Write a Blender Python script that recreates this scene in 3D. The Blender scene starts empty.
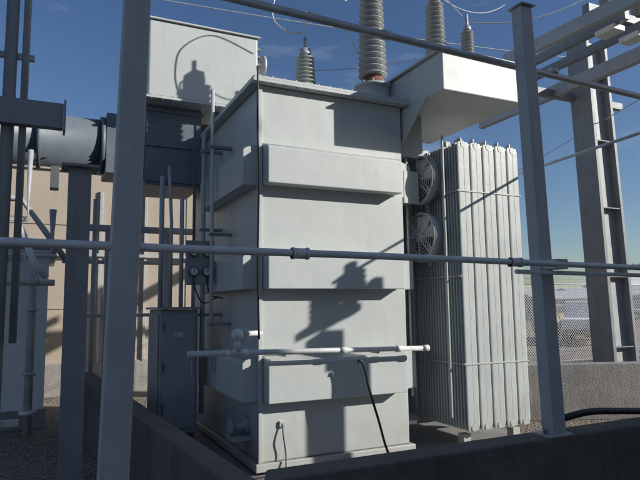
import bpy,bmesh,math,random
from mathutils import Vector,Matrix
random.seed(7)
scn=bpy.context.scene
scn.view_settings.view_transform='Standard'
try: scn.view_settings.look='None'
except: pass
scn.view_settings.exposure=0
COL=scn.collection

# ---------------------------------------------------------------- materials
def mat(name,col,rough=0.5,metal=0.0,var=0.12,scale=6.0,bump=0.02,bscale=40.0,streak=0.0,streakcol=(0.12,0.10,0.08),spec=0.5,dust=None,grime=None):
    m=bpy.data.materials.new(name);m.use_nodes=True
    nt=m.node_tree;n=nt.nodes;l=nt.links
    b=n['Principled BSDF']
    tc=n.new('ShaderNodeTexCoord')
    ns=n.new('ShaderNodeTexNoise');ns.inputs['Scale'].default_value=scale;ns.inputs['Detail'].default_value=5;ns.inputs['Roughness'].default_value=0.65
    l.new(tc.outputs['Object'],ns.inputs['Vector'])
    r=n.new('ShaderNodeValToRGB')
    r.color_ramp.elements[0].position=0.3;r.color_ramp.elements[1].position=0.7
    r.color_ramp.elements[0].color=tuple(c*(1-var) for c in col)+(1,)
    r.color_ramp.elements[1].color=tuple(min(1,c*(1+var)) for c in col)+(1,)
    l.new(ns.outputs['Fac'],r.inputs['Fac'])
    out=r.outputs['Color']
    if streak>0:
        mp=n.new('ShaderNodeMapping');mp.inputs['Scale'].default_value=(9,9,0.7)
        l.new(tc.outputs['Object'],mp.inputs['Vector'])
        n2=n.new('ShaderNodeTexNoise');n2.inputs['Scale'].default_value=1.6;n2.inputs['Detail'].default_value=6;n2.inputs['Roughness'].default_value=0.6
        l.new(mp.outputs[0],n2.inputs['Vector'])
        r2=n.new('ShaderNodeValToRGB');r2.color_ramp.elements[0].position=0.52;r2.color_ramp.elements[1].position=0.8
        r2.color_ramp.elements[0].color=(0,0,0,1);r2.color_ramp.elements[1].color=(streak,)*3+(1,)
        l.new(n2.outputs['Fac'],r2.inputs['Fac'])
        mx=n.new('ShaderNodeMix');mx.data_type='RGBA'
        l.new(r2.outputs['Color'],mx.inputs[0]);l.new(out,mx.inputs[6]);mx.inputs[7].default_value=streakcol+(1,)
        out=mx.outputs[2]
    if grime:  # splash-back dirt near the ground (world height)
        sz=n.new('ShaderNodeSeparateXYZ');l.new(tc.outputs['Object'],sz.inputs[0])
        mg=n.new('ShaderNodeMapRange');mg.inputs[1].default_value=0.6;mg.inputs[2].default_value=0.1;mg.inputs[3].default_value=0.0;mg.inputs[4].default_value=0.6
        l.new(sz.outputs['Z'],mg.inputs[0])
        mm=n.new('ShaderNodeMath');mm.operation='MULTIPLY';l.new(mg.outputs[0],mm.inputs[0])
        n5=n.new('ShaderNodeTexNoise');n5.inputs['Scale'].default_value=7;n5.inputs['Detail'].default_value=5;l.new(tc.outputs['Object'],n5.inputs['Vector']);l.new(n5.outputs['Fac'],mm.inputs[1])
        mx=n.new('ShaderNodeMix');mx.data_type='RGBA';l.new(mm.outputs[0],mx.inputs[0]);l.new(out,mx.inputs[6]);mx.inputs[7].default_value=tuple(grime)+(1,);out=mx.outputs[2]
    if dust:
        ge=n.new('ShaderNodeNewGeometry');sx=n.new('ShaderNodeSeparateXYZ');l.new(ge.outputs['Normal'],sx.inputs[0])
        mr=n.new('ShaderNodeMapRange');mr.inputs[1].default_value=0.5;mr.inputs[2].default_value=1;mr.inputs[4].default_value=0.6
        l.new(sx.outputs['Z'],mr.inputs[0])
        mx=n.new('ShaderNodeMix');mx.data_type='RGBA'
        l.new(mr.outputs[0],mx.inputs[0]);l.new(out,mx.inputs[6]);mx.inputs[7].default_value=tuple(dust)+(1,)
        out=mx.outputs[2]
    l.new(out,b.inputs['Base Color'])
    b.inputs['Metallic'].default_value=metal
    b.inputs['Specular IOR Level'].default_value=spec
    mr2=n.new('ShaderNodeMapRange');mr2.inputs[3].default_value=max(0,rough-0.1);mr2.inputs[4].default_value=min(1,rough+0.12)
    l.new(ns.outputs['Fac'],mr2.inputs[0]);l.new(mr2.outputs[0],b.inputs['Roughness'])
    if bump>0:
        n3=n.new('ShaderNodeTexNoise');n3.inputs['Scale'].default_value=bscale;n3.inputs['Detail'].default_value=3
        l.new(tc.outputs['Object'],n3.inputs['Vector'])
        bp=n.new('ShaderNodeBump');bp.inputs['Strength'].default_value=0.6;bp.inputs['Distance'].default_value=bump
        l.new(n3.outputs['Fac'],bp.inputs['Height']);l.new(bp.outputs[0],b.inputs['Normal'])
    return m
DUST=(0.36,0.35,0.32)
PAINT=mat('grey_paint',(0.50,0.53,0.515),0.42,var=0.035,scale=1.7,bump=0.010,bscale=2.4,streak=0.18,streakcol=(0.30,0.30,0.27),dust=DUST,grime=(0.28,0.25,0.21))
PAINT2=mat('grey_paint_radiator',(0.47,0.50,0.485),0.45,var=0.06,scale=3,bump=0.003,bscale=20,streak=0.25,streakcol=(0.24,0.23,0.20),dust=DUST,grime=(0.28,0.25,0.21))
DUCTP=mat('shaded_slate_duct_paint',(0.13,0.16,0.19),0.45,var=0.12,scale=3,bump=0.005,bscale=5,streak=0.3,streakcol=(0.2,0.2,0.19))  # blue-grey duct paint, darkened so the colour holds the duct's shade
CABP=mat('cabinet_grey_paint',(0.28,0.30,0.31),0.45,var=0.08,scale=3,bump=0.004,bscale=4,streak=0.3,streakcol=(0.17,0.16,0.15))
GALV=mat('galvanised_steel',(0.45,0.46,0.47),0.48,metal=0.25,var=0.16,scale=14,bump=0.003,bscale=60,streak=0.2)
STEEL=mat('grey_steel_post',(0.40,0.415,0.425),0.55,metal=0.05,var=0.10,scale=5,bump=0.004,bscale=30,streak=0.35,streakcol=(0.22,0.21,0.20))
SLATE=mat('weathered_steel',(0.23,0.245,0.26),0.55,metal=0.1,var=0.14,scale=4,bump=0.004,bscale=30,streak=0.4,streakcol=(0.13,0.12,0.11))
DSTEEL=mat('dark_steel',(0.12,0.13,0.14),0.55,metal=0.2,var=0.15,scale=5,bump=0.003,bscale=30,streak=0.3)
PVC=mat('pale_conduit',(0.62,0.63,0.625),0.4,var=0.08,scale=8,bump=0.002,bscale=50,streak=0.4,streakcol=(0.3,0.28,0.25))
PORC=mat('grey_porcelain',(0.38,0.40,0.40),0.22,var=0.06,scale=6,bump=0)
PORCL=mat('pale_porcelain',(0.52,0.56,0.53),0.25,var=0.06,scale=6,bump=0)
RUST=mat('rusty_fitting',(0.20,0.09,0.05),0.7,var=0.3,scale=20,bump=0.004)
BLACK=mat('black_rubber',(0.018,0.018,0.02),0.5,var=0.2,scale=20,bump=0.002)
WIRE=mat('pale_wire',(0.6,0.6,0.58),0.4,metal=0.3,var=0.1,bump=0)
CONC=mat('concrete',(0.28,0.27,0.255),0.85,var=0.22,scale=2.2,bump=0.012,bscale=45,streak=0.5,streakcol=(0.12,0.11,0.10))
DCONC=mat('shade_dark_concrete',(0.13,0.118,0.105),0.9,var=0.3,scale=3,bump=0.014,bscale=45,streak=0.5,streakcol=(0.06,0.055,0.05))  # streaked concrete, darkened to carry the foreground shade in its colour
WHITE=mat('white_paint',(0.70,0.705,0.71),0.6,var=0.05,scale=2,bump=0.004,bscale=30,streak=0.3,streakcol=(0.4,0.38,0.35))
TAN=mat('tan_render',(0.42,0.36,0.29),0.9,var=0.07,scale=1.5,bump=0.01,bscale=50,streak=0.3,streakcol=(0.30,0.255,0.21))
YEL=mat('golden_cladding',(0.46,0.36,0.18),0.5,metal=0.2,var=0.15,scale=4,bump=0.004)
GLASS=mat('dark_glass',(0.02,0.025,0.03),0.08,var=0.05,bump=0)
DIAL=mat('dial_white',(0.65,0.65,0.62),0.4,var=0.03,bump=0)
WOOD=mat('pole_wood',(0.12,0.085,0.06),0.9,var=0.2,scale=6)

def groundmat():
    m=bpy.data.materials.new('gravel');m.use_nodes=True
    nt=m.node_tree;n=nt.nodes;l=nt.links;b=n['Principled BSDF'];b.inputs['Roughness'].default_value=0.95
    tc=n.new('ShaderNodeTexCoord')
    v=n.new('ShaderNodeTexVoronoi');v.inputs['Scale'].default_value=26;l.new(tc.outputs['Object'],v.inputs['Vector'])
    r=n.new('ShaderNodeValToRGB');r.color_ramp.elements[0].color=(0.11,0.10,0.09,1);r.color_ramp.elements[1].color=(0.33,0.29,0.25,1)
    l.new(v.outputs['Color'],r.inputs['Fac'])
    ns=n.new('ShaderNodeTexNoise');ns.inputs['Scale'].default_value=0.12;ns.inputs['Detail'].default_value=8;l.new(tc.outputs['Object'],ns.inputs['Vector'])
    r2=n.new('ShaderNodeValToRGB');r2.color_ramp.elements[0].position=.35;r2.color_ramp.elements[1].position=.65
    r2.color_ramp.elements[0].color=(0.7,0.68,0.62,1);r2.color_ramp.elements[1].color=(1.1,1.02,0.92,1)
    l.new(ns.outputs['Fac'],r2.inputs['Fac'])
    mx=n.new('ShaderNodeMix');mx.data_type='RGBA';mx.blend_type='MULTIPLY';mx.inputs[0].default_value=1
    l.new(r.outputs[0],mx.inputs[6]);l.new(r2.outputs[0],mx.inputs[7]);l.new(mx.outputs[2],b.inputs['Base Color'])
    bp=n.new('ShaderNodeBump');bp.inputs['Distance'].default_value=0.02;l.new(v.outputs['Distance'],bp.inputs['Height']);l.new(bp.outputs[0],b.inputs['Normal'])
    return m
GRAVEL=groundmat()

# ---------------------------------------------------------------- mesh helpers
def top(name):
    e=bpy.data.objects.new(name,None);e.empty_display_size=0.2;COL.objects.link(e);return e
def finish(bm,name,par,m,smooth=False,bevel=0.0):
    me=bpy.data.meshes.new(name);bmesh.ops.recalc_face_normals(bm,faces=bm.faces);bm.to_mesh(me);bm.free()
    o=bpy.data.objects.new(name,me);COL.objects.link(o);me.materials.append(m)
    if smooth:
        for p in me.polygons:p.use_smooth=True
    if bevel>0:
        md=o.modifiers.new('b','BEVEL');md.width=bevel;md.segments=2;md.limit_method='ANGLE';md.angle_limit=math.radians(40)
    if par: o.parent=par
    return o
def addbox(bm,a,b):
    x0,y0,z0=a;x1,y1,z1=b
    v=[bm.verts.new(c) for c in [(x0,y0,z0),(x1,y0,z0),(x1,y1,z0),(x0,y1,z0),(x0,y0,z1),(x1,y0,z1),(x1,y1,z1),(x0,y1,z1)]]
    for f in [(0,3,2,1),(4,5,6,7),(0,1,5,4),(1,2,6,5),(2,3,7,6),(3,0,4,7)]: bm.faces.new([v[i] for i in f])
def box(name,par,a,b,m,bevel=0.006):
    bm=bmesh.new();addbox(bm,a,b);return finish(bm,name,par,m,bevel=bevel)
def boxes(name,par,lst,m,bevel=0.004):
    bm=bmesh.new()
    for a,b in lst:addbox(bm,a,b)
    return finish(bm,name,par,m,bevel=bevel)
def prism(name,par,poly,vec,m,bevel=0.005):
    bm=bmesh.new();vec=Vector(vec)
    a=[bm.verts.new(p) for p in poly];b=[bm.verts.new(Vector(p)+vec) for p in poly]
    bm.faces.new(a);bm.faces.new(b[::-1]);k=len(a)
    for i in range(k): bm.faces.new([a[i],b[i],b[(i+1)%k],a[(i+1)%k]])
    return finish(bm,name,par,m,bevel=bevel)
def frame_of(d):
    d=d.normalized();u=Vector((0,0,1)) if abs(d.z)<0.9 else Vector((1,0,0))
    s=d.cross(u).normalized();t=s.cross(d).normalized();return s,t
def addtube(bm,pts,r,seg=12,cap=True):
    pts=[Vector(p) for p in pts];rings=[];n=len(pts)
    s=None
    for i,p in enumerate(pts):
        d=(pts[min(i+1,n-1)]-pts[max(i-1,0)]).normalized()
        if s is None: s,t=frame_of(d)
        else:
            s=(s-d*s.dot(d)).normalized();t=s.cross(d).normalized()
        rings.append([bm.verts.new(p+(s*math.cos(2*math.pi*k/seg)+t*math.sin(2*math.pi*k/seg))*r) for k in range(seg)])
    for i in range(n-1):
        for k in range(seg):
            f=bm.faces.new([rings[i][k],rings[i][(k+1)%seg],rings[i+1][(k+1)%seg],rings[i+1][k]]);f.smooth=True
    if cap: bm.faces.new(rings[0]);bm.faces.new(rings[-1][::-1])
def tube(name,par,pts,r,m,seg=12):
    bm=bmesh.new();addtube(bm,pts,r,seg);return finish(bm,name,par,m)
def tubes(name,par,lst,m,seg=10):
    bm=bmesh.new()
    for pts,r in lst: addtube(bm,pts,r,seg)
    return finish(bm,name,par,m)
def spline(pts,n=10):
    pts=[Vector(p) for p in pts];P=[pts[0]]+pts+[pts[-1]];o=[]
    for i in range(1,len(P)-2):
        for k in range(n):
            t=k/n;a,b,c,d=P[i-1:i+3]
            o.append(0.5*((2*b)+(c-a)*t+(2*a-5*b+4*c-d)*t*t+(3*b-a-3*c+d)*t**3))
    o.append(pts[-1]);return o
def sag(a,b,s,n=16):
    a=Vector(a);b=Vector(b);return [a.lerp(b,i/n)-Vector((0,0,s*4*(i/n)*(1-i/n))) for i in range(n+1)]
def lathe(name,par,prof,c,m,axis=(0,0,1),seg=32,smooth=True):
    bm=bmesh.new();ax=Vector(axis).normalized();s,t=frame_of(ax);c=Vector(c);rings=[]
    for r,z in prof:
        rings.append([bm.verts.new(c+ax*z+(s*math.cos(2*math.pi*k/seg)+t*math.sin(2*math.pi*k/seg))*max(r,0.0005)) for k in range(seg)])
    for i in range(len(rings)-1):
        for k in range(seg): bm.faces.new([rings[i][k],rings[i][(k+1)%seg],rings[i+1][(k+1)%seg],rings[i+1][k]])
    bm.faces.new(rings[0]);bm.faces.new(rings[-1][::-1])
    o=finish(bm,name,par,m)
    if smooth:
        for p in o.data.polygons:
            if len(p.vertices)==4:p.use_smooth=True
    return o
def sheds(r0,r1,rs,z0,z1,n):
    """insulator profile: core radius r0->r1, shed extension rs"""
    p=[];h=(z1-z0)/n
    for i in range(n):
        f=i/n;rc=r0+(r1-r0)*f;z=z0+i*h
        p+=[(rc,z),(rc,z+h*0.30),(rc+rs,z+h*0.22),(rc+rs,z+h*0.36),(rc+rs*0.35,z+h*0.62),(rc,z+h*0.8)]
    p.append((r1,z1));return p
def ibeam(name,par,cx,cy,z0,z1,w,d,m,t=0.012):
    return boxes(name,par,[((cx-w/2,cy-d/2,z0),(cx+w/2,cy-d/2+t,z1)),((cx-w/2,cy+d/2-t,z0),(cx+w/2,cy+d/2,z1)),((cx-t/2,cy-d/2+t+0.001,z0),(cx+t/2,cy+d/2-t-0.001,z1))],m,0.002)

# ---------------------------------------------------------------- POWER TRANSFORMER
T=top('power_transformer')
X0,X1,Y0,Y1,ZB,ZT=1.88,3.56,5.36,8.2,0.14,3.86
box('tank_shell',T,(X0,Y0,ZB),(X1,Y1,ZT-0.03),PAINT,0.012)
box('tank_base_plate',T,(X0-0.05,Y0-0.04,0.06),(X1+0.05,Y1+0.05,ZB-0.002),PAINT,0.008)
boxes('tank_skids',T,[((X0+0.1,Y0+0.05,0.0),(X0+0.3,Y1,0.058)),((X1-0.3,Y0+0.05,0.0),(X1-0.1,Y1,0.058))],DSTEEL)
box('tank_rim_flange',T,(X0-0.10,Y0-0.10,ZT-0.028),(X1+0.08,Y1+0.08,ZT+0.004),PAINT,0.004)
box('cover_plate',T,(X0-0.09,Y0-0.09,ZT+0.006),(X1+0.07,Y1+0.07,ZT+0.036),PAINT,0.006)
bm=bmesh.new()
x=X0-0.02
while x<X1+0.04:
    addtube(bm,[(x,Y0-0.07,ZT-0.045),(x,Y0-0.07,ZT+0.05)],0.009,6);x+=0.13
y=Y0
while y<Y1: 
    addtube(bm,[(X0-0.07,y,ZT-0.045),(X0-0.07,y,ZT+0.05)],0.009,6);y+=0.13
finish(bm,'cover_bolts',T,PAINT)
def stiff_front(name,z0,z1,xa,xb,yb,p=0.165):
    return prism(name,T,[(xa,yb-0.001,z0),(xa,yb-p,z0),(xa,yb-p,z1-0.015),(xa,yb-p+0.03,z1+0.012),(xa,yb-0.001,z1+0.05)],(xb-xa,0,0),PAINT,0.008)
def stiff_side(name,z0,z1,ya,yb,xb,p=0.165,sgn=-1):
    return prism(name,T,[(xb-sgn*0.001,ya,z0),(xb+sgn*p,ya,z0),(xb+sgn*p,ya,z1-0.015),(xb+sgn*(p-0.03),ya,z1+0.012),(xb+sgn*0.001,ya,z1+0.05)],(0,yb-ya,0),PAINT,0.008)
LV=[(2.80,3.17),(1.77,2.10),(0.70,1.08)]
for i,(a,b) in enumerate(LV):
    stiff_front('front_stiffener_%d'%i,a,b,X0+0.03,X1-0.11,Y0)
    stiff_side('side_stiffener_%d'%i,a,b,Y0+0.03,7.15,X0)
    stiff_side('rear_side_stiffener_%d'%i,a,b,Y0+0.05,7.9,X1,0.15,1)
    tubes('weld_bead_%d'%i,T,[([(X0+0.03,Y0-0.002,a-0.004),(X1-0.11,Y0-0.002,a-0.004)],0.007),([(X0+0.03,Y0-0.002,b+0.052),(X1-0.11,Y0-0.002,b+0.052)],0.006)],PAINT,6)
box('corner_bar',T,(X0-0.02,Y0-0.02,ZB),(X0+0.02,Y0+0.02,ZT-0.03),PAINT,0.004)
tube('corner_conduit',T,spline([(1.80,5.20,3.95),(1.80,5.19,3.8),(1.81,5.22,3.3),(1.81,5.18,2.9),(1.80,5.19,2.0),(1.81,5.18,1.3)],8),0.010,BLACK,8)
tube('side_conduit',T,[(1.66,6.35,0.9),(1.66,6.35,4.1)],0.022,PAINT)
tube('side_conduit_b',T,[(1.66,6.75,0.4),(1.66,6.75,3.7)],0.028,GALV)
tube('side_conduit_c',T,[(1.62,7.05,1.6),(1.62,7.05,3.9)],0.018,DSTEEL)
boxes('side_conduit_clamps',T,[((1.63,6.31,z),(1.88,6.39,z+0.03)) for z in (1.4,2.4,3.4)]+[((1.62,6.71,z),(1.88,6.79,z+0.03)) for z in (1.5,2.5,3.45)],SLATE)
tube('drain_pipe',T,[(1.12,5.05,1.205),(3.62,5.05,1.155)],0.025,PVC,14)
for x in (1.45,1.62,2.62,3.25,3.58):
    z=1.205-(x-1.12)*0.02
    tube('pipe_coupling',T,[(x-0.035,5.05,z),(x+0.035,5.05,z)],0.032,PVC,14)
tube('drain_valve_stem',T,[(1.56,5.05,1.2),(1.56,5.05,1.37)],0.026,PVC)
lathe('drain_valve_body',T,[(0.02,-0.05),(0.055,-0.03),(0.058,0.03),(0.03,0.05)],(1.56,5.06,1.35),PVC,(1,0,0),20)
tube('valve_branch',T,[(1.56,5.06,1.35),(1.75,5.3,1.35),(1.9,5.37,1.35)],0.026,PVC)
lathe('valve_flange',T,[(0.07,0),(0.07,0.02)],(1.62,5.12,1.35),PAINT,(0.6,0.8,0),20)
boxes('pipe_standoffs',T,[((2.0,5.05,1.14),(2.03,5.2,1.165)),((3.0,5.05,1.125),(3.03,5.2,1.15))],GALV)
tube('ground_lead',T,spline([(2.1,5.34,0.48),(2.1,5.30,0.35),(2.12,5.3,0.2),(2.1,5.25,0.03)],6),0.008,DSTEEL,6)
box('ground_pad',T,(2.07,5.335,0.45),(2.13,5.358,0.51),GALV)
lathe('drain_flange',T,[(0.09,0),(0.09,0.03),(0.05,0.032),(0.05,0.16),(0.085,0.162),(0.085,0.19)],(1.88,5.75,0.42),PAINT,(-1,0,0),24)
tube('black_hose',top('black_hose_line'),spline([(2.76,5.02,1.05),(2.79,5.01,1.07),(2.83,5.0,0.98),(2.86,4.98,0.80),(2.95,4.97,0.50),(3.04,4.98,0.22),(3.1,4.9,0.03)],8),0.012,BLACK,8)
boxes('jacking_pads',T,[((X1+0.002,5.5,0.3),(X1+0.2,5.75,0.34)),((X0-0.2,5.6,0.3),(X0-0.002,5.85,0.34))],PAINT)
prism('throat_box',T,[(3.62,4.65,3.80),(4.72,4.65,3.80),(4.72,4.65,4.20),(3.62,4.65,4.22)],(0,1.75,0),PAINT,0.012)
box('throat_box_lid',T,(3.58,4.61,4.225),(4.76,6.44,4.245),PAINT,0.003)
box('throat_support',T,(3.58,5.5,3.30),(3.95,6.3,3.797),PAINT,0.01)
prism('throat_gusset',T,[(3.59,4.9,3.797),(3.59,5.49,3.797),(3.59,5.49,3.35)],(0.02,0,0),PAINT,0.002)
box('conservator_box',T,(1.06,7.2,4.24),(2.50,9.1,5.24),PAINT,0.02)
box('conservator_lid',T,(1.03,7.17,5.243),(2.53,9.13,5.265),PAINT,0.004)
box('conservator_flange',T,(1.03,7.165,4.205),(2.53,9.1,4.237),PAINT,0.004)
bm=bmesh.new()
for k in range(11): addtube(bm,[(1.1+k*.137,7.18,4.19),(1.1+k*.137,7.18,4.255)],0.010,6)
finish(bm,'conservator_flange_bolts',T,GALV)
for z in (5.16,5.05,4.94):
    lathe('end_bolt',T,[(0.03,0),(0.03,0.07),(0.015,0.075),(0.015,0.1)],(2.50,7.35,z),DSTEEL,(1,0,0),12)
lathe('end_flange',T,[(0.16,0),(0.16,0.05),(0.10,0.052),(0.10,0.16),(0.17,0.162),(0.17,0.2)],(2.5,7.55,5.0),GALV,(1,0,0),24)
boxes('conservator_legs',T,[((1.95,7.4,3.9),(2.05,7.5,4.2)),((2.3,7.4,3.9),(2.4,7.5,4.2)),((1.95,8.0,3.9),(2.05,8.1,4.2))],DSTEEL)
K=top('control_cabinet')
box('cabinet_body',K,(1.16,6.62,0.22),(1.58,7.35,1.58),CABP,0.012)
box('cabinet_door',K,(1.19,6.60,0.28),(1.55,6.618,1.53),CABP,0.006)
box('cabinet_side_panel',K,(1.142,6.68,0.28),(1.158,7.30,1.53),CABP,0.006)
boxes('cabinet_hinges',K,[((1.185,6.585,z),(1.205,6.60,z+0.1)) for z in (0.45,0.9,1.35)],DSTEEL)
boxes('cabinet_handle',K,[((1.50,6.575,0.85),(1.52,6.60,1.02))],GALV)
box('cabinet_nameplate',K,(1.31,6.594,1.27),(1.41,6.599,1.33),GALV,0.001)
box('cabinet_hood',K,(1.12,6.56,1.583),(1.62,7.39,1.61),CABP,0.004)
boxes('cabinet_feet',K,[((1.2,6.66,0),(1.28,6.74,0.218)),((1.48,6.66,0),(1.56,6.74,0.218)),((1.2,7.2,0),(1.28,7.3,0.218))],DSTEEL)
tubes('cabinet_conduits',K,[([(1.3,6.8,1.61),(1.3,6.8,2.6),(1.3,7.0,3.3)],0.02),([(1.42,6.8,1.61),(1.42,6.8,2.9)],0.025),([(1.55,6.75,1.61),(1.55,6.75,2.1),(1.72,6.75,2.3)],0.02),([(1.24,7.1,1.61),(1.24,7.1,3.2)],0.03)],STEEL)
G=top('gauge_panel')
box('gauge_plate',G,(1.40,6.45,1.85),(1.72,6.48,2.35),CABP,0.004)
for x,z in ((1.48,2.22),(1.63,2.22),(1.48,2.0),(1.63,2.0)):
    lathe('gauge_case',G,[(0.055,0),(0.057,0.04),(0.048,0.045)],(x,6.448,z),DSTEEL,(0,-1,0),20)
    lathe('gauge_dial',G,[(0.042,0),(0.042,0.004)],(x,6.401,z),DIAL,(0,-1,0),20)
    box('gauge_needle',G,(x-0.003,6.393,z-0.005),(x+0.003,6.396,z+0.034),BLACK,0)
tubes('gauge_capillaries',G,[(spline([(1.48,6.44,1.94),(1.5,6.42,1.8),(1.6,6.45,1.65),(1.75,6.4,1.72)],6),0.008),(spline([(1.63,6.44,1.94),(1.66,6.4,1.75),(1.78,6.3,1.7)],6),0.008)],BLACK,6)
tube('gauge_bracket',G,[(1.56,6.49,2.1),(1.9,6.49,2.1)],0.02,DSTEEL)

def bushing(name,x,y,zb,canr,canh,r0,r1,rs,h,n,toph,pm=PORC):
    B=top(name)
    lathe('turret',B,[(canr*1.18,0),(canr*1.18,0.03),(canr,0.032),(canr,canh-0.03),(canr*1.15,canh-0.028),(canr*1.15,canh)],(x,y,zb),PAINT)
    lathe('mounting_flange',B,[(r0*1.35,0),(r0*1.35,0.04),(r0*1.1,0.045),(r0*1.05,0.12)],(x,y,zb+canh+0.001),RUST if n>8 else GALV)
    bm=bmesh.new()
    for k in range(12):
        a=k*math.pi/6;addtube(bm,[(x+canr*1.08*math.cos(a),y+canr*1.08*math.sin(a),zb+canh),(x+canr*1.08*math.cos(a),y+canr*1.08*math.sin(a),zb+canh+0.025)],0.010,6)
    finish(bm,'flange_bolts',B,GALV)
    z0=zb+canh+0.12
    lathe('porcelain_sheds',B,sheds(r0,r1,rs,z0,z0+h,n),(x,y,0),pm,seg=40)
    lathe('metal_cap',B,[(r1*1.2,0),(r1*1.25,toph*0.2),(r1*1.1,toph*0.8),(r1*0.5,toph),(0.02,toph+0.02),(0.02,toph+0.14)],(x,y,z0+h+0.001),GALV)
    return B
bushing('high_voltage_bushing',3.46,5.78,ZT+0.037,0.20,0.30,0.115,0.075,0.06,1.15,15,0.2)
bushing('low_voltage_bushing',2.76,6.2,ZT+0.037,0.12,0.22,0.085,0.06,0.045,0.40,8,0.1,PORCL)
bushing('high_voltage_bushing',4.27,5.6,4.246,0.15,0.14,0.085,0.06,0.05,0.85,14,0.12)
bushing('neutral_bushing',4.62,5.42,4.246,0.09,0.16,0.05,0.04,0.035,0.45,10,0.07)

# ---------------------------------------------------------------- RADIATOR
RD=top('radiator_bank')
RX0,RX1,RY0,RY1,RZ0,RZ1=4.10,5.00,5.08,6.95,0.26,3.42
NB=5;bw=(RX1-RX0)/NB
bm=bmesh.new();y=RY0
while y<RY1:
    for i in range(NB):
        a=RX0+i*bw+0.006;b=RX0+(i+1)*bw-0.006;c=(a+b)/2
        t=0.014
        sec=[(a,y),(a+0.006,y-t*.8),(a+0.018,y-t),(c-0.006,y-t),(c,y-t*0.85),(c+0.006,y-t),(b-0.018,y-t),(b-0.006,y-t*.8),(b,y),(b-0.02,y+t),(a+0.02,y+t)]
        lo=[bm.verts.new((p[0],p[1],RZ0+0.06)) for p in sec]; hi=[bm.verts.new((p[0],p[1],RZ1-0.05)) for p in sec]
        K2=len(sec)
        for q in range(K2): bm.faces.new([lo[q],lo[(q+1)%K2],hi[(q+1)%K2],hi[q]])
        lo2=[bm.verts.new((c+(p[0]-c)*0.85,y+(p[1]-y)*0.6,RZ0)) for p in sec];hi2=[bm.verts.new((c+(p[0]-c)*0.85,y+(p[1]-y)*0.6,RZ1)) for p in sec]
        for q in range(K2):
            bm.faces.new([lo2[q],lo2[(q+1)%K2],lo[(q+1)%K2],lo[q]]);bm.faces.new([hi[q],hi[(q+1)%K2],hi2[(q+1)%K2],hi2[q]])
        bm.faces.new(lo2);bm.faces.new(hi2[::-1])
    y+=0.050
finish(bm,'cooling_fins',RD,PAINT2)
bm=bmesh.new()
for i in range(NB):
    c=RX0+(i+.5)*bw
    for z in (RZ1-0.03,RZ0+0.03):
        addtube(bm,[(c,RY0-0.018,z),(c,RY1+0.04,z)],0.036,14)
finish(bm,'header_pipes',RD,PAINT2)
bm=bmesh.new()
for i in range(NB):
    c=RX0+(i+.5)*bw
    addbox(bm,(c-0.008,RY0+0.02,RZ1+0.002),(c+0.008,RY0+0.08,RZ1+0.06))
    addbox(bm,(c-0.05,RY0+0.7,RZ1+0.002),(c+0.05,RY0+0.8,RZ1+0.08))
    addbox(bm,(c-0.03,RY0+0.25,RZ1+0.002),(c+0.03,RY0+0.33,RZ1+(0.12 if i%2 else 0.07)))
finish(bm,'lifting_eyes',RD,PAINT2)
boxes('tie_straps',RD,[((RX0-0.01,RY0-0.022,z),(RX1+0.01,RY0-0.016,z+0.014)) for z in (0.95,2.85)]+[((RX0-0.012,RY0-0.014,z),(RX0-0.002,RY1,z+0.02)) for z in (0.95,1.9,2.85)],PAINT2,0.001)
tubes('manifold_pipes',RD,[([(3.5,6.1,3.47),(5.0,6.1,3.47)],0.08),([(3.5,6.1,0.24),(5.0,6.1,0.24)],0.08)],PAINT2,16)
boxes('radiator_supports',RD,[((4.15,5.2,0),(4.25,5.3,0.20)),((4.85,5.2,0),(4.95,5.3,0.20)),((4.15,6.7,0),(4.25,6.8,0.20))],PAINT2)
def fan(cy,cz,name):
    Fp=top(name);cx=3.99
    R_=0.27
    sh=lathe('shroud_ring',Fp,[(R_,0),(R_+0.015,0),(R_+0.015,0.12),(R_,0.12)],(cx-0.02-0.1,cy,cz),PAINT2,(1,0,0),36)
    b=bmesh.new();b.from_mesh(sh.data)
    for f in [f for f in b.faces if len(f.verts)>4]: b.faces.remove(f)
    b.to_mesh(sh.data);b.free()
    bm=bmesh.new()
    for rr in (0.05,0.085,0.12,0.155,0.19,0.225,0.26,0.285):
        addtube(bm,[(cx-0.14+0.02*(rr/0.28)**2,cy+rr*math.cos(a*math.pi/16),cz+rr*math.sin(a*math.pi/16)) for a in range(33)],0.003,5,False)
    for a in range(8):
        th=a*math.pi/4
        addtube(bm,[(cx-0.14+0.02*(q/0.28)**2,cy+q*math.cos(th),cz+q*math.sin(th)) for q in (0.03,0.1,0.2,0.285)],0.005,5)
    finish(bm,'wire_guard',Fp,PVC)
    bm=bmesh.new()
    for a in range(5):
        th=a*2*math.pi/5+0.3
        def P(r,off,tw): 
            return bm.verts.new((cx-0.06+tw,cy+r*math.cos(th+off),cz+r*math.sin(th+off)))
        rows=[]
        for r in (0.06,0.13,0.20,0.25):
            rows.append([P(r,-0.30,-0.03),P(r,0.0,0.0),P(r,0.34,0.035)])
        for i in range(3):
            for j in range(2): bm.faces.new([rows[i][j],rows[i+1][j],rows[i+1][j+1],rows[i][j+1]])
    o=finish(bm,'fan_blades',Fp,WHITE);md=o.modifiers.new('s','SOLIDIFY');md.thickness=0.006
    lathe('motor_hub',Fp,[(0.03,-0.08),(0.06,-0.07),(0.065,0.06),(0.03,0.07)],(cx-0.06,cy,cz),GALV,(1,0,0),20)
    boxes('motor_mount',Fp,[((cx-0.005,cy-0.02,cz-0.33),(cx+0.01,cy+0.02,cz+0.33)),((cx+0.012,cy-0.30,cz-0.02),(cx+0.027,cy+0.30,cz+0.02))],PAINT2,0.001)
    return Fp
fan(5.50,3.04,'cooling_fan');fan(5.50,2.37,'cooling_fan')
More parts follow.
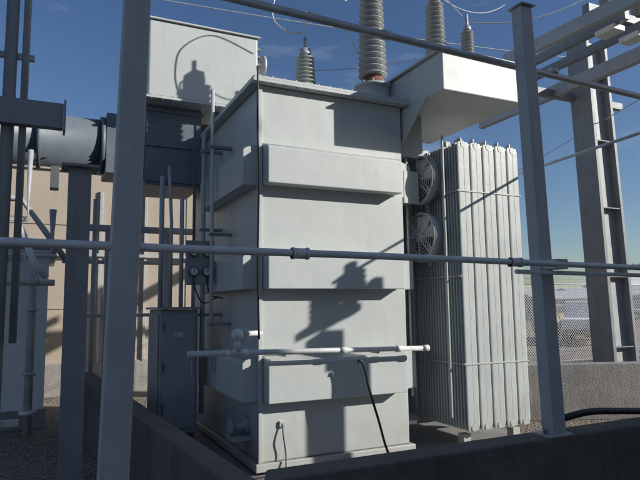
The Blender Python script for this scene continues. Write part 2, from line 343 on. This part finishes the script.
boxes('fan_rails',RD,[((3.975,5.16,0.4),(3.99,5.19,3.5)),((3.975,5.82,0.4),(3.99,5.85,3.5))],PAINT2,0.001)
JB=top('fan_junction_box')
box('enclosure',JB,(3.62,5.42,2.75),(3.80,5.60,3.10),PAINT,0.006)
box('lid',JB,(3.61,5.405,2.74),(3.81,5.418,3.11),PAINT,0.003)
tubes('conduit',JB,[([(3.71,5.5,2.75),(3.71,5.5,0.6)],0.016),([(3.8,5.5,2.9),(3.86,5.5,2.9)],0.012),([(3.71,5.5,3.1),(3.71,5.5,3.29)],0.016)],GALV)
box('wall_bracket',JB,(3.57,5.45,2.85),(3.618,5.57,3.0),PAINT,0.002)

# ---------------------------------------------------------------- BUS DUCT (left)
D=top('bus_duct')
tube('round_duct',D,[(-3.2,7.9,3.70),(0.55,7.9,3.72)],0.33,DUCTP,40)
for x in (-2.0,-0.15,0.58):
    tube('duct_flange',D,[(x-0.02,7.9,3.715),(x+0.03,7.9,3.715)],0.375,DUCTP,40)
box('duct_bellows_box',D,(0.62,7.6,3.30),(1.06,8.2,4.08),DUCTP,0.01)
prism('duct_terminal_box',D,[(1.08,7.45,3.16),(1.80,7.45,3.16),(1.80,7.45,4.20),(1.08,7.45,4.20)],(0,0.9,0),DUCTP,0.01)
boxes('duct_ribs',D,[((1.06,7.425,z),(1.82,7.448,z+0.04)) for z in (3.2,3.66,4.12)],DUCTP,0.002)
boxes('duct_bracket',D,[((0.0,7.8,3.1),(0.1,8.0,3.38))],DSTEEL)

# ---------------------------------------------------------------- STEEL POSTS, PIPES
def lean_post(name,x0,y,z0,x1,z1,w0,w1,dp,m):
    P=top(name)
    bm=bmesh.new()
    v=[(x0,y,z0),(x0+w0,y,z0),(x0+w0,y+dp,z0),(x0,y+dp,z0),(x1,y,z1),(x1+w1,y,z1),(x1+w1,y+dp,z1),(x1,y+dp,z1)]
    v=[bm.verts.new(c) for c in v]
    for f in [(0,3,2,1),(4,5,6,7),(0,1,5,4),(1,2,6,5),(2,3,7,6),(3,0,4,7)]: bm.faces.new([v[i] for i in f])
    finish(bm,'tube_column',P,m,bevel=0.008)
    cx=x0+w0/2
    box('base_plate',P,(cx-0.10,y-0.02,z0-0.001),(cx+0.10,y+dp+0.04,z0+0.014),m,0.003)
    for sx in(-.08,.08):
        tube('anchor_bolt',P,[(cx+sx,y+dp/2,z0),(cx+sx,y+dp/2,z0+0.045)],0.009,DSTEEL,6)
    return P
LP=lean_post('steel_post',0.20,2.6,0.0,0.315,4.6,0.125,0.105,0.10,STEEL)
RP=lean_post('steel_post',2.985,2.84,0.745,2.905,3.66,0.115,0.100,0.10,STEEL)
box('cap_plate',RP,(2.89,2.82,3.662),(3.02,2.96,3.673),STEEL,0.002)
P2=top('dark_support_column')
ibeam('column',P2,0.22,5.08,0,2.74,0.17,0.16,SLATE)
box('cap',P2,(0.08,4.95,2.742),(0.36,5.22,2.765),SLATE,0.002)
box('base',P2,(0.06,4.93,0.0),(0.38,5.24,0.02),SLATE,0.002)
LC=top('conduit_riser')
tubes('risers',LC,[([(-0.36,4.0,0.0),(-0.36,4.0,5.5)],0.030),([(-0.255,4.02,0.0),(-0.255,4.02,5.5)],0.038),([(-0.17,4.0,1.4),(-0.17,4.0,5.5)],0.022)],SLATE,12)
for z in (0.9,1.9,3.2,4.2): box('riser_strut',LC,(-0.42,4.045,z),(-0.12,4.07,z+0.04),GALV,0.002)
LB=top('bracket_beam')
boxes('channel',LB,[((-1.2,3.92,2.74),(0.06,3.93,2.90)),((-1.2,3.93,2.74),(0.06,3.99,2.75)),((-1.2,3.93,2.89),(0.06,3.99,2.90))],SLATE,0.001)
box('end_plate',LB,(0.062,3.90,2.72),(0.075,4.02,2.92),SLATE,0.001)
LPp=top('handrail_pipe')
tube('pipe',LPp,spline([(-2.0,2.56,1.885),(0.3,2.64,1.868),(1.7,2.69,1.864),(3.2,2.74,1.85),(4.8,2.79,1.835),(6.5,2.85,1.83)],6),0.019,PVC,14)
for x in (1.15,2.62):
    y=2.56+(x+2)*0.0346;z=1.885-(x+2)*0.0067
    tube('coupling',LPp,[(x-0.045,y,z),(x+0.045,y,z)],0.027,PVC,14)
    tube('coupling_rim',LPp,[(x-0.045,y,z),(x-0.033,y,z)],0.031,PVC,14);tube('coupling_rim',LPp,[(x+0.033,y,z),(x+0.045,y,z)],0.031,PVC,14)
tube('second_pipe',LPp,[(2.66,2.76,1.80),(6.5,2.92,1.78)],0.014,PVC,12)
boxes('pipe_clamp',LPp,[((2.965,2.72,1.82),(3.07,2.835,1.885))],GALV,0.002)
TP=top('overhead_bus_pipe')
tube('pipe',TP,[(0.1,3.0,3.345),(4.75,3.0,3.25)],0.024,GALV,14)
for x in (1.9,3.35): tube('clamp',TP,[(x-0.03,3.0,3.31),(x+0.03,3.0,3.31)],0.031,GALV,14)
def channel_y(name,p0,p1,h=0.13,w=0.07,m=STEEL):
    P=top(name);bm=bmesh.new()
    def sl(ax,bx,az,bz):
        v=[]
        for q in (p0,p1):
            for cx,cz in ((ax,az),(bx,az),(bx,bz),(ax,bz)): v.append(bm.verts.new((q[0]+cx,q[1],q[2]+cz)))
        for f in [(0,1,2,3),(7,6,5,4),(0,4,5,1),(1,5,6,2),(2,6,7,3),(3,7,4,0)]: bm.faces.new([v[i] for i in f])
    sl(0,0.012,0,h);sl(0.013,w,0,0.012);sl(0.013,w,h-0.012,h)
    finish(bm,'channel',P,m,bevel=0.001);return P
channel_y('gantry_beam',(6.00,3.65,5.0),(5.84,6.10,5.0),0.17,0.09)
channel_y('gantry_beam',(7.25,4.7,4.9),(7.52,8.6,5.0),0.20,0.11)
PY=top('white_conduit_run')
tube('pipe',PY,[(5.03,3.3,3.2),(5.32,5.9,3.2),(5.32,5.95,2.9)],0.016,PVC,10)
LT=top('gantry_column')
def slant(bm,xa0,xa1,xb0,xb1,y0,y1,z0,z1):
    v=[bm.verts.new(c) for c in [(xa0,y0,z0),(xa1,y0,z0),(xa1,y1,z0),(xa0,y1,z0),(xb0,y0,z1),(xb1,y0,z1),(xb1,y1,z1),(xb0,y1,z1)]]
    for f in [(0,3,2,1),(4,5,6,7),(0,1,5,4),(1,2,6,5),(2,3,7,6),(3,0,4,7)]: bm.faces.new([v[i] for i in f])
bm=bmesh.new()
slant(bm,7.99,8.06,7.82,7.88,6.3,6.7,0.25,5.9)
slant(bm,8.50,8.56,8.24,8.30,6.3,6.7,0.25,5.9)
finish(bm,'column_flanges',LT,SLATE,bevel=0.003)
bm=bmesh.new();slant(bm,8.062,8.498,7.882,8.238,6.42,6.435,0.25,5.9);finish(bm,'column_web',LT,STEEL,bevel=0)
bm=bmesh.new()
for z in (0.9,2.0,3.1,4.2,5.3):
    f=(z-.25)/5.65;addbox(bm,(8.065-.18*f+.008,6.31,z),(8.495-.26*f-.006,6.415,z+0.015))
finish(bm,'web_stiffeners',LT,SLATE)
box('footing',LT,(7.7,6.1,0),(8.9,6.95,0.25),CONC,0.01)
SG=top('disconnect_switch_gantry')
boxes('beams',SG,[((6.30,4.5,5.06),(6.38,6.9,5.18)),((6.75,4.5,5.06),(6.83,6.9,5.18)),((5.95,4.72,5.19),(9.0,4.82,5.30)),((5.6,6.6,4.94),(9.0,6.7,5.055))],SLATE,0.003)
for x,y in ((6.3,4.75),(6.9,4.75),(7.6,4.77)):
    lathe('post_insulator',SG,sheds(0.045,0.04,0.035,0,0.34,8),(x,y,5.31),PORC)
tubes('switch_blades',SG,[([(6.0,4.75,5.68),(7.8,4.77,5.68)],0.03)],GALV)
boxes('clamps',SG,[((6.25,4.62,4.98),(6.45,4.9,5.05)),((6.7,4.62,4.98),(6.9,4.9,5.05))],WHITE,0.003)

# equipment just outside the frame on the right (its shadow falls on the tank)
SS=top('insulator_support_stand')
DX=0.10
box('stand_post',SS,(5.33+DX,2.97,0),(5.57+DX,3.13,2.98),STEEL)
boxes('stand_base',SS,[((5.2+DX,2.92,0.0),(5.7+DX,3.2,0.03))],STEEL)
prism('stand_arm',SS,[(5.18+DX,3.0,2.95),(5.82+DX,3.0,3.20),(5.82+DX,3.0,3.28),(5.18+DX,3.0,3.03)],(0,0.1,0),STEEL)
lathe('stand_insulator',SS,sheds(0.07,0.06,0.05,0,0.42,7),(5.46+DX,3.05,3.08),PORC)
lathe('stand_insulator_b',SS,sheds(0.04,0.035,0.03,0,0.16,4),(5.74+DX,3.05,3.27),PORC)
tubes('stand_bus',SS,[([(5.46+DX,3.05,3.52),(5.46+DX,3.05,3.58)],0.05)],GALV)
boxes('stand_bracket',SS,[((5.22+DX,3.0,2.55),(5.33+DX,3.1,2.85))],STEEL)

W=top('overhead_wires')
tubes('jumpers',W,[
 (spline([(2.76,6.2,5.0),(2.74,6.2,5.16),(2.82,6.2,5.22),(3.0,6.15,5.16),(3.2,6.0,4.95),(3.33,5.9,4.65)],8),0.009),
 (spline([(3.46,6.4,5.6),(2.9,6.4,5.75),(2.5,6.4,5.50),(2.42,6.4,5.15),(2.6,6.3,4.95),(2.76,6.2,4.95)],8),0.009),
 (sag((3.5,5.8,5.55),(4.27,5.6,5.5),0.08),0.008),
 (sag((4.27,5.6,5.52),(4.62,5.42,5.08),-0.05),0.006),
 (sag((4.62,5.42,5.1),(6.3,4.75,5.6),0.18),0.006),
 (sag((4.27,5.6,5.5),(6.4,6.6,6.3),0.2),0.006),
 (sag((2.85,6.3,4.5),(4.6,5.5,4.75),0.05),0.006),
 (sag((-6,16,10.2),(22,10,9.0),0.6),0.012),
 (sag((7.6,4.8,4.6),(30,60,6.4),0.5),0.008),
],WIRE,6)

# ---------------------------------------------------------------- containment wall
CW=top('containment_wall')
def wallseg(name,a,b,c,d,z,m,par):
    return prism(name,par,[a+(0,),b+(0,),c+(0,),d+(0,)],(0,0,z),m,0.012)
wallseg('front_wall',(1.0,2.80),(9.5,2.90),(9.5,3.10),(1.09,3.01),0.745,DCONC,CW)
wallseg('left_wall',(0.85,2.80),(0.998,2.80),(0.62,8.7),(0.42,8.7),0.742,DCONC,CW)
RW=top('yard_barrier_wall')
wallseg('panel',(5.45,6.40),(11.0,4.15),(11.07,4.35),(5.52,6.60),0.76,CONC,RW)
CB=top('black_cable')
tube('cable',CB,spline([(3.12,3.06,0.775),(3.3,3.0,0.82),(3.5,2.98,0.84),(3.8,2.97,0.82),(4.2,2.95,0.79),(4.8,2.95,0.77),(5.6,2.95,0.77)],8),0.024,BLACK,10)

# ---------------------------------------------------------------- buildings left
B1=top('tan_block_building')
box('walls',B1,(-7,12,0),(3.2,20,4.25),TAN,0.01)
box('coping',B1,(-7.06,11.94,4.252),(3.26,20.06,4.37),TAN,0.01)
box('base_course',B1,(-7.03,11.96,0),(3.23,11.998,0.6),CONC,0.004)
boxes('control_joints',B1,[((x,11.985,0.61),(x+0.012,11.998,4.24)) for x in (-5,-3,-1,0.35,1.45,2.6)]+[((-7,11.984,z),(3.2,11.997,z+0.01)) for z in (1.6,3.2)],CONC,0)
boxes('wall_conduits',B1,[((0.9,11.93,0.6),(0.96,11.982,3.9)),((1.75,11.93,0.6),(1.80,11.982,4.2)),((-7,11.88,2.6),(3.2,11.925,2.66)),((1.2,11.9,1.3),(1.6,11.982,1.9))],GALV,0.003)
B2=top('white_equipment_building')
box('walls',B2,(-5.5,9.0,0),(0.03,11.2,2.35),WHITE,0.008)
box('roof_slab',B2,(-5.6,8.9,2.352),(0.12,11.3,2.50),CONC,0.01)
box('plinth',B2,(-5.54,8.965,0),(0.06,8.998,0.25),CONC,0.004)
box('door_frame',B2,(-2.4,8.96,0.25),(-1.4,8.998,2.2),STEEL,0.004)
box('door',B2,(-2.34,8.94,0.27),(-1.46,8.958,2.14),DSTEEL,0.004)
PC=top('process_piping')
tubes('pipes',PC,[
 ([(-0.15,8.3,0.05),(-0.15,8.3,1.9),(-0.15,8.3,2.3)],0.05),
 ([(-3,8.3,2.32),(0.05,8.3,2.32),(0.05,8.3,2.9)],0.045),
 ([(-3,7.6,2.9),(-0.3,7.6,2.9),(-0.05,7.6,2.55),(0.2,7.6,2.2)],0.035),
 ([(-2.5,6.8,2.55),(-0.2,6.8,2.55),(-0.2,6.8,3.3)],0.03),
 ([(0.4,8.6,0.0),(0.4,8.6,3.35)],0.06),
 ([(0.62,9.0,0.0),(0.62,9.0,3.2)],0.035),
 ([(1.0,9.2,0.3),(1.0,9.2,3.0)],0.03),
],STEEL,12)
tubes('pale_pipes',PC,[([(-3,8.0,1.98),(0.1,8.0,1.93)],0.04),([(-0.3,7.0,2.55),(-0.12,7.0,2.1),(0.0,7.0,1.95)],0.035),([(-2.5,7.2,2.2),(0.1,7.2,2.2)],0.022),([(-0.15,8.29,0.3),(-0.15,8.29,0.35)],0.1)],PVC,12)
bm=bmesh.new()
for x in (-0.9,-0.1):
    addtube(bm,[(x-0.02,8.0,1.96),(x+0.02,8.0,1.96)],0.065,14)
for z in (0.8,1.6): addtube(bm,[(-0.15,8.3,z-0.02),(-0.15,8.3,z+0.02)],0.085,14)
finish(bm,'pipe_flanges',PC,GALV)
tubes('rack_pipes',PC,[([(0.35,8.8,2.75),(2.0,8.8,2.75)],0.05),([(0.2,9.3,2.3),(1.9,9.3,2.3)],0.03),([(0.25,9.0,1.5),(1.9,9.0,1.5)],0.025)],STEEL,12)
bm=bmesh.new()
for x,y in ((0.75,8.8),(1.6,8.9)): addbox(bm,(x,y,0),(x+0.08,y+0.08,2.8))
finish(bm,'pipe_supports',PC,STEEL,bevel=0.003)

# ---------------------------------------------------------------- unseen building behind the camera, added and sized to shade the foreground
B3=top('shade_building')
box('tall_shade_walls',B3,(2.2,-9,0),(12.4,-3.0,9.3),TAN,0.02)
box('low_shade_walls',B3,(12.41,-8.5,0),(22,-3.0,5.5),TAN,0.02)
box('parapet',B3,(2.1,-9.1,9.302),(12.5,-2.9,9.45),CONC,0.02)
boxes('doors',B3,[((4,-2.998,0),(5.1,-2.95,2.2)),((8,-2.998,0),(11,-2.95,3.2)),((15,-2.998,0),(16.1,-2.95,2.2))],DSTEEL,0.005)
boxes('windows',B3,[((5.8,-2.998,1.1),(7.2,-2.96,2.2)),((13,-2.998,1.1),(14.4,-2.96,2.2)),((17.5,-2.998,1.1),(19,-2.96,2.2))],GLASS,0.005)

# ---------------------------------------------------------------- ground, fence, yard
def ground():
    bm=bmesh.new();R=4000
    v=[bm.verts.new(c) for c in [(-R,-R,0),(R,-R,0),(R,R,0),(-R,R,0)]];bm.faces.new(v)
    return finish(bm,'ground',None,GRAVEL)
ground()
pad=top('concrete_pad');box('slab',pad,(1.0,3.15,0.004),(5.3,8.4,0.03),CONC,0.0)
FN=top('chain_link_fence')
FX0,FX1,FY,FH=6.5,22.0,11.4,2.05
bm=bmesh.new();sp=0.085;w=0.0048;NS=14
x=FX0-FH
def ribbon(a,b):
    a=Vector(a);b=Vector(b);d=(b-a).normalized();s=Vector((-d.z,0,d.x))*w
    bm.faces.new([bm.verts.new(p) for p in (a-s,b-s,b+s,a+s)])
while x<FX1:
    for sg in (1,-1):
        for k in range(NS):
            ta,tb=k/NS,(k+1)/NS
            xa=x+FH*ta if sg>0 else x+FH*(1-ta); xb=x+FH*tb if sg>0 else x+FH*(1-tb)
            if min(xa,xb)<FX0 or max(xa,xb)>FX1: continue
            ribbon((xa,FY+0.002*sg,0.05+FH*ta),(xb,FY+0.002*sg,0.05+FH*tb))
    x+=sp
finish(bm,'mesh_wires',FN,GALV)
bm=bmesh.new();x=FX0
while x<=FX1:
    addtube(bm,[(x,FY+0.03,0),(x,FY+0.03,2.15)],0.04,10)
    addtube(bm,[(x,FY+0.03,2.15),(x,FY-0.22,2.45)],0.018,6)
    x+=2.6
addtube(bm,[(FX0,FY+0.03,2.11),(FX1,FY+0.03,2.11)],0.026,8)
addtube(bm,[(FX0,FY+0.03,0.08),(FX1,FY+0.03,0.08)],0.01,6)
for k in (0.35,0.67,1.0): addtube(bm,[(FX0,FY+0.03-0.25*k,2.15+0.3*k),(FX1,FY+0.03-0.25*k,2.15+0.3*k)],0.006,5)
x=FX0
while x<FX1:
    for k in (0.35,0.67,1.0):
        y=FY+0.03-0.25*k;z=2.15+0.3*k;addtube(bm,[(x-.025,y,z-.025),(x+.025,y,z+.025)],0.004,3);addtube(bm,[(x-.025,y,z+.025),(x+.025,y,z-.025)],0.004,3)
    x+=0.14
finish(bm,'fence_frame',FN,GALV)

hd=math.radians(25.3);Hx=Vector((math.cos(hd),-math.sin(hd),0));Hy=Vector((math.sin(hd),math.cos(hd),0))
def LQ(a,d,z=0): return Hx*a+Hy*d+Vector((0,0,z))
def shed(name,a,d,w,dp,h,wm,rm,rot=0.0,gable=0.0,doors=2):
    E=top(name)
    box('walls',E,(-w/2,-dp/2,0),(w/2,dp/2,h),wm,0.02)
    if gable>0:
        prism('roof',E,[(-w/2-.3,-dp/2-.3,h+0.01),(-w/2-.3,0,h+gable),(-w/2-.3,dp/2+.3,h+0.01)],(w+.6,0,0),rm,0.0)
    else: box('roof',E,(-w/2-.15,-dp/2-.15,h+0.003),(w/2+.15,dp/2+.15,h+.25),rm,0.0)
    L=[];
    for i in range(doors):
        x=-w/2+w*(i+.5)/doors;L.append(((x-w*.12,-dp/2-.06,0),(x+w*.12,-dp/2-.003,h*.65)))
    boxes('doors',E,L,DSTEEL,0)
    E.location=LQ(a,d);E.rotation_euler=(0,0,rot-hd);return E
shed('metal_warehouse',33,85,26,12,2.6,WHITE,STEEL,0.1,0.8,4)
shed('metal_warehouse',52,100,20,12,3.2,TAN,STEEL,-0.1,1.0,3)
shed('storage_shed',24,58,7,5,2.0,TAN,STEEL,0.05,0.6,2)
shed('storage_shed',38,64,6,5,2.2,STEEL,WHITE,0.0,0,2)
shed('metal_warehouse',72,120,30,14,5,STEEL,WHITE,0.2,1.6,4)
YT=top('golden_storage_tank')
lathe('vessel',YT,[(0.05,0),(0.35,0.05),(0.5,0.2),(0.52,0.5),(0.52,2.9),(0.5,3.2),(0.35,3.35),(0.05,3.4)],(0,0,0.62),YEL,(1,0,0),32)
boxes('saddles',YT,[((0.6,-.35,0),(.8,.35,0.3)),((2.6,-.35,0),(2.8,.35,0.3))],CONC)
for k in range(5): tube('band',YT,[(0.4+k*.65,0,.62),(0.43+k*.65,0,.62)],0.535,GALV,32)
YT.location=LQ(9.8,27);YT.rotation_euler=(0,0,-hd+0.1)
def pickup(a,d,rot):
    V=top('pickup_truck')
    side=[(-2.6,0.45),(-2.6,1.0),(-0.75,1.02),(-0.70,1.05),(-0.45,1.68),(0.75,1.70),(1.25,1.12),(2.45,1.0),(2.6,0.8),(2.6,0.45)]
    prism('body',V,[(x,-0.88,z) for x,z in side],(0,1.76,0),WHITE,0.06)
    prism('side_windows',V,[(x,-0.905,z) for x,z in [(-0.55,1.12),(-0.38,1.58),(0.70,1.60),(1.08,1.14)]],(0,1.81,0),GLASS,0.0)
    prism('windshield',V,[(0.86,-0.75,1.62),(1.27,-0.75,1.15),(1.25,-0.75,1.13),(0.84,-0.75,1.6)],(0,1.5,0),GLASS,0.0)
    for x in(-1.65,1.65):
        for y in (-.93,.70):
            tube('tyre',V,[(x,y,.38),(x,y+.23,.38)],.38,BLACK,24);tube('rim',V,[(x,y-.01,.38),(x,y+.24,.38)],.21,GALV,20)
    boxes('bumpers',V,[((2.6,-.85,.42),(2.72,.85,.62)),((-2.74,-.85,.45),(-2.62,.85,.62))],DSTEEL,0.01)
    V.location=LQ(a,d);V.rotation_euler=(0,0,-hd+rot)
pickup(11.0,24.0,1.1);pickup(27,54,2.9)
for a,d,h in ((24,70,7),(40,72,7),(19,110,8),(60,95,8)):
    U_=top('utility_pole')
    tube('pole',U_,[(0,0,0),(0,0,h)],0.14,WOOD,10);box('crossarm',U_,(-1.2,-.06,h-.9),(1.2,.06,h-.75),WOOD,0)
    for x in (-1.1,-.4,.4,1.1): lathe('pin_insulator',U_,[(0.04,0),(0.08,0.03),(0.05,0.15)],(x,0,h-.75),PORC,seg=10)
    U_.location=LQ(a,d);U_.rotation_euler=(0,0,-hd)
LEAF=mat('dry_foliage',(0.09,0.085,0.045),0.9,var=0.35,scale=0.8,bump=0)
bm=bmesh.new()
for i in range(5000):
    a=random.uniform(20,170);b=int(a/5)*5+2.5+random.uniform(-2.4,2.4);hh=2.5+1.6*math.sin(int(a/5)*2.3)
    r=random.random();z=hh*random.random()**0.7;wd=2.2*(1-abs(z/hh-.5))
    p=LQ(b,150+random.uniform(-wd,wd),z);s=random.uniform(.15,.4)
    d1=Vector((random.gauss(0,1),random.gauss(0,1),random.gauss(0,1))).normalized()*s;d2=Vector((random.gauss(0,1),random.gauss(0,1),random.gauss(0,1))).normalized()*s
    bm.faces.new([bm.verts.new(p-d1),bm.verts.new(p+d2),bm.verts.new(p+d1)])
finish(bm,'distant_trees',None,LEAF)
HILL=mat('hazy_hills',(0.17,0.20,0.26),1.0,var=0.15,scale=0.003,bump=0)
bm=bmesh.new();prev=None
N=240
for i in range(N+1):
    th=math.radians(-80+i*200/N)
    h=90+45*math.sin(i*.11)+26*math.sin(i*.29+1)+11*math.sin(i*.83)+random.uniform(-4,4)
    R_=3200
    b0=bm.verts.new((math.sin(th)*R_,math.cos(th)*R_,-2));b1=bm.verts.new((math.sin(th)*(R_+250),math.cos(th)*(R_+250),h*.55));b2=bm.verts.new((math.sin(th)*(R_+500),math.cos(th)*(R_+500),h))
    if prev:
        bm.faces.new([prev[0],b0,b1,prev[1]]);bm.faces.new([prev[1],b1,b2,prev[2]])
    prev=(b0,b1,b2)
finish(bm,'distant_hills',None,HILL)

# ---------------------------------------------------------------- light
EL=math.radians(24);sd=Vector((0.79*math.cos(EL),-0.613*math.cos(EL),math.sin(EL)))
L=bpy.data.lights.new('sun','SUN');L.energy=5.0;L.angle=math.radians(0.53);L.color=(1.0,0.955,0.89)
lo=bpy.data.objects.new('sun',L);COL.objects.link(lo);lo.rotation_euler=sd.to_track_quat('Z','Y').to_euler();lo.location=(20,-15,20)
w=bpy.data.worlds.new('World');scn.world=w;w.use_nodes=True
nt=w.node_tree;n=nt.nodes;l=nt.links;bg=n['Background']
sk=n.new('ShaderNodeTexSky');sk.sky_type='NISHITA';sk.sun_disc=False;sk.sun_elevation=EL;sk.sun_rotation=math.atan2(0.79,-0.613)
sk.altitude=300;sk.air_density=1.05;sk.dust_density=0.9;sk.ozone_density=3.0
tc=n.new('ShaderNodeTexCoord');mp=n.new('ShaderNodeMapping');mp.inputs['Scale'].default_value=(2.0,2.0,9.0)
l.new(tc.outputs['Generated'],mp.inputs[0]);ns=n.new('ShaderNodeTexNoise');ns.inputs['Scale'].default_value=1.3;ns.inputs['Detail'].default_value=9;ns.inputs['Roughness'].default_value=.6
l.new(mp.outputs[0],ns.inputs['Vector'])
rp=n.new('ShaderNodeValToRGB');rp.color_ramp.elements[0].position=.50;rp.color_ramp.elements[1].position=.85;rp.color_ramp.elements[0].color=(0,0,0,1);rp.color_ramp.elements[1].color=(.6,.6,.6,1)
l.new(ns.outputs['Fac'],rp.inputs[0])
hs=n.new('ShaderNodeHueSaturation');hs.inputs['Hue'].default_value=0.508;hs.inputs['Saturation'].default_value=1.12;hs.inputs['Value'].default_value=1.0;l.new(sk.outputs[0],hs.inputs['Color'])
mx=n.new('ShaderNodeMix');mx.data_type='RGBA';l.new(rp.outputs[0],mx.inputs[0]);l.new(hs.outputs[0],mx.inputs[6]);mx.inputs[7].default_value=(6,6.3,6.8,1)
l.new(mx.outputs[2],bg.inputs[0]);bg.inputs[1].default_value=0.095

# ---------------------------------------------------------------- camera
p=math.radians(6.5);r=math.radians(0.7)
F=Vector((math.sin(hd)*math.cos(p),math.cos(hd)*math.cos(p),math.sin(p)))
R=Vector((math.cos(hd),-math.sin(hd),0));U=R.cross(F)
R2=R*math.cos(r)-U*math.sin(r);U2=R*math.sin(r)+U*math.cos(r)
cam=bpy.data.cameras.new('camera');co=bpy.data.objects.new('camera',cam);COL.objects.link(co)
M=Matrix((R2,U2,-F)).transposed().to_4x4();M.translation=Vector((0,0,1.6));co.matrix_world=M
cam.sensor_width=36;cam.lens=580/640*36;cam.clip_start=0.05;cam.clip_end=9000
scn.camera=co
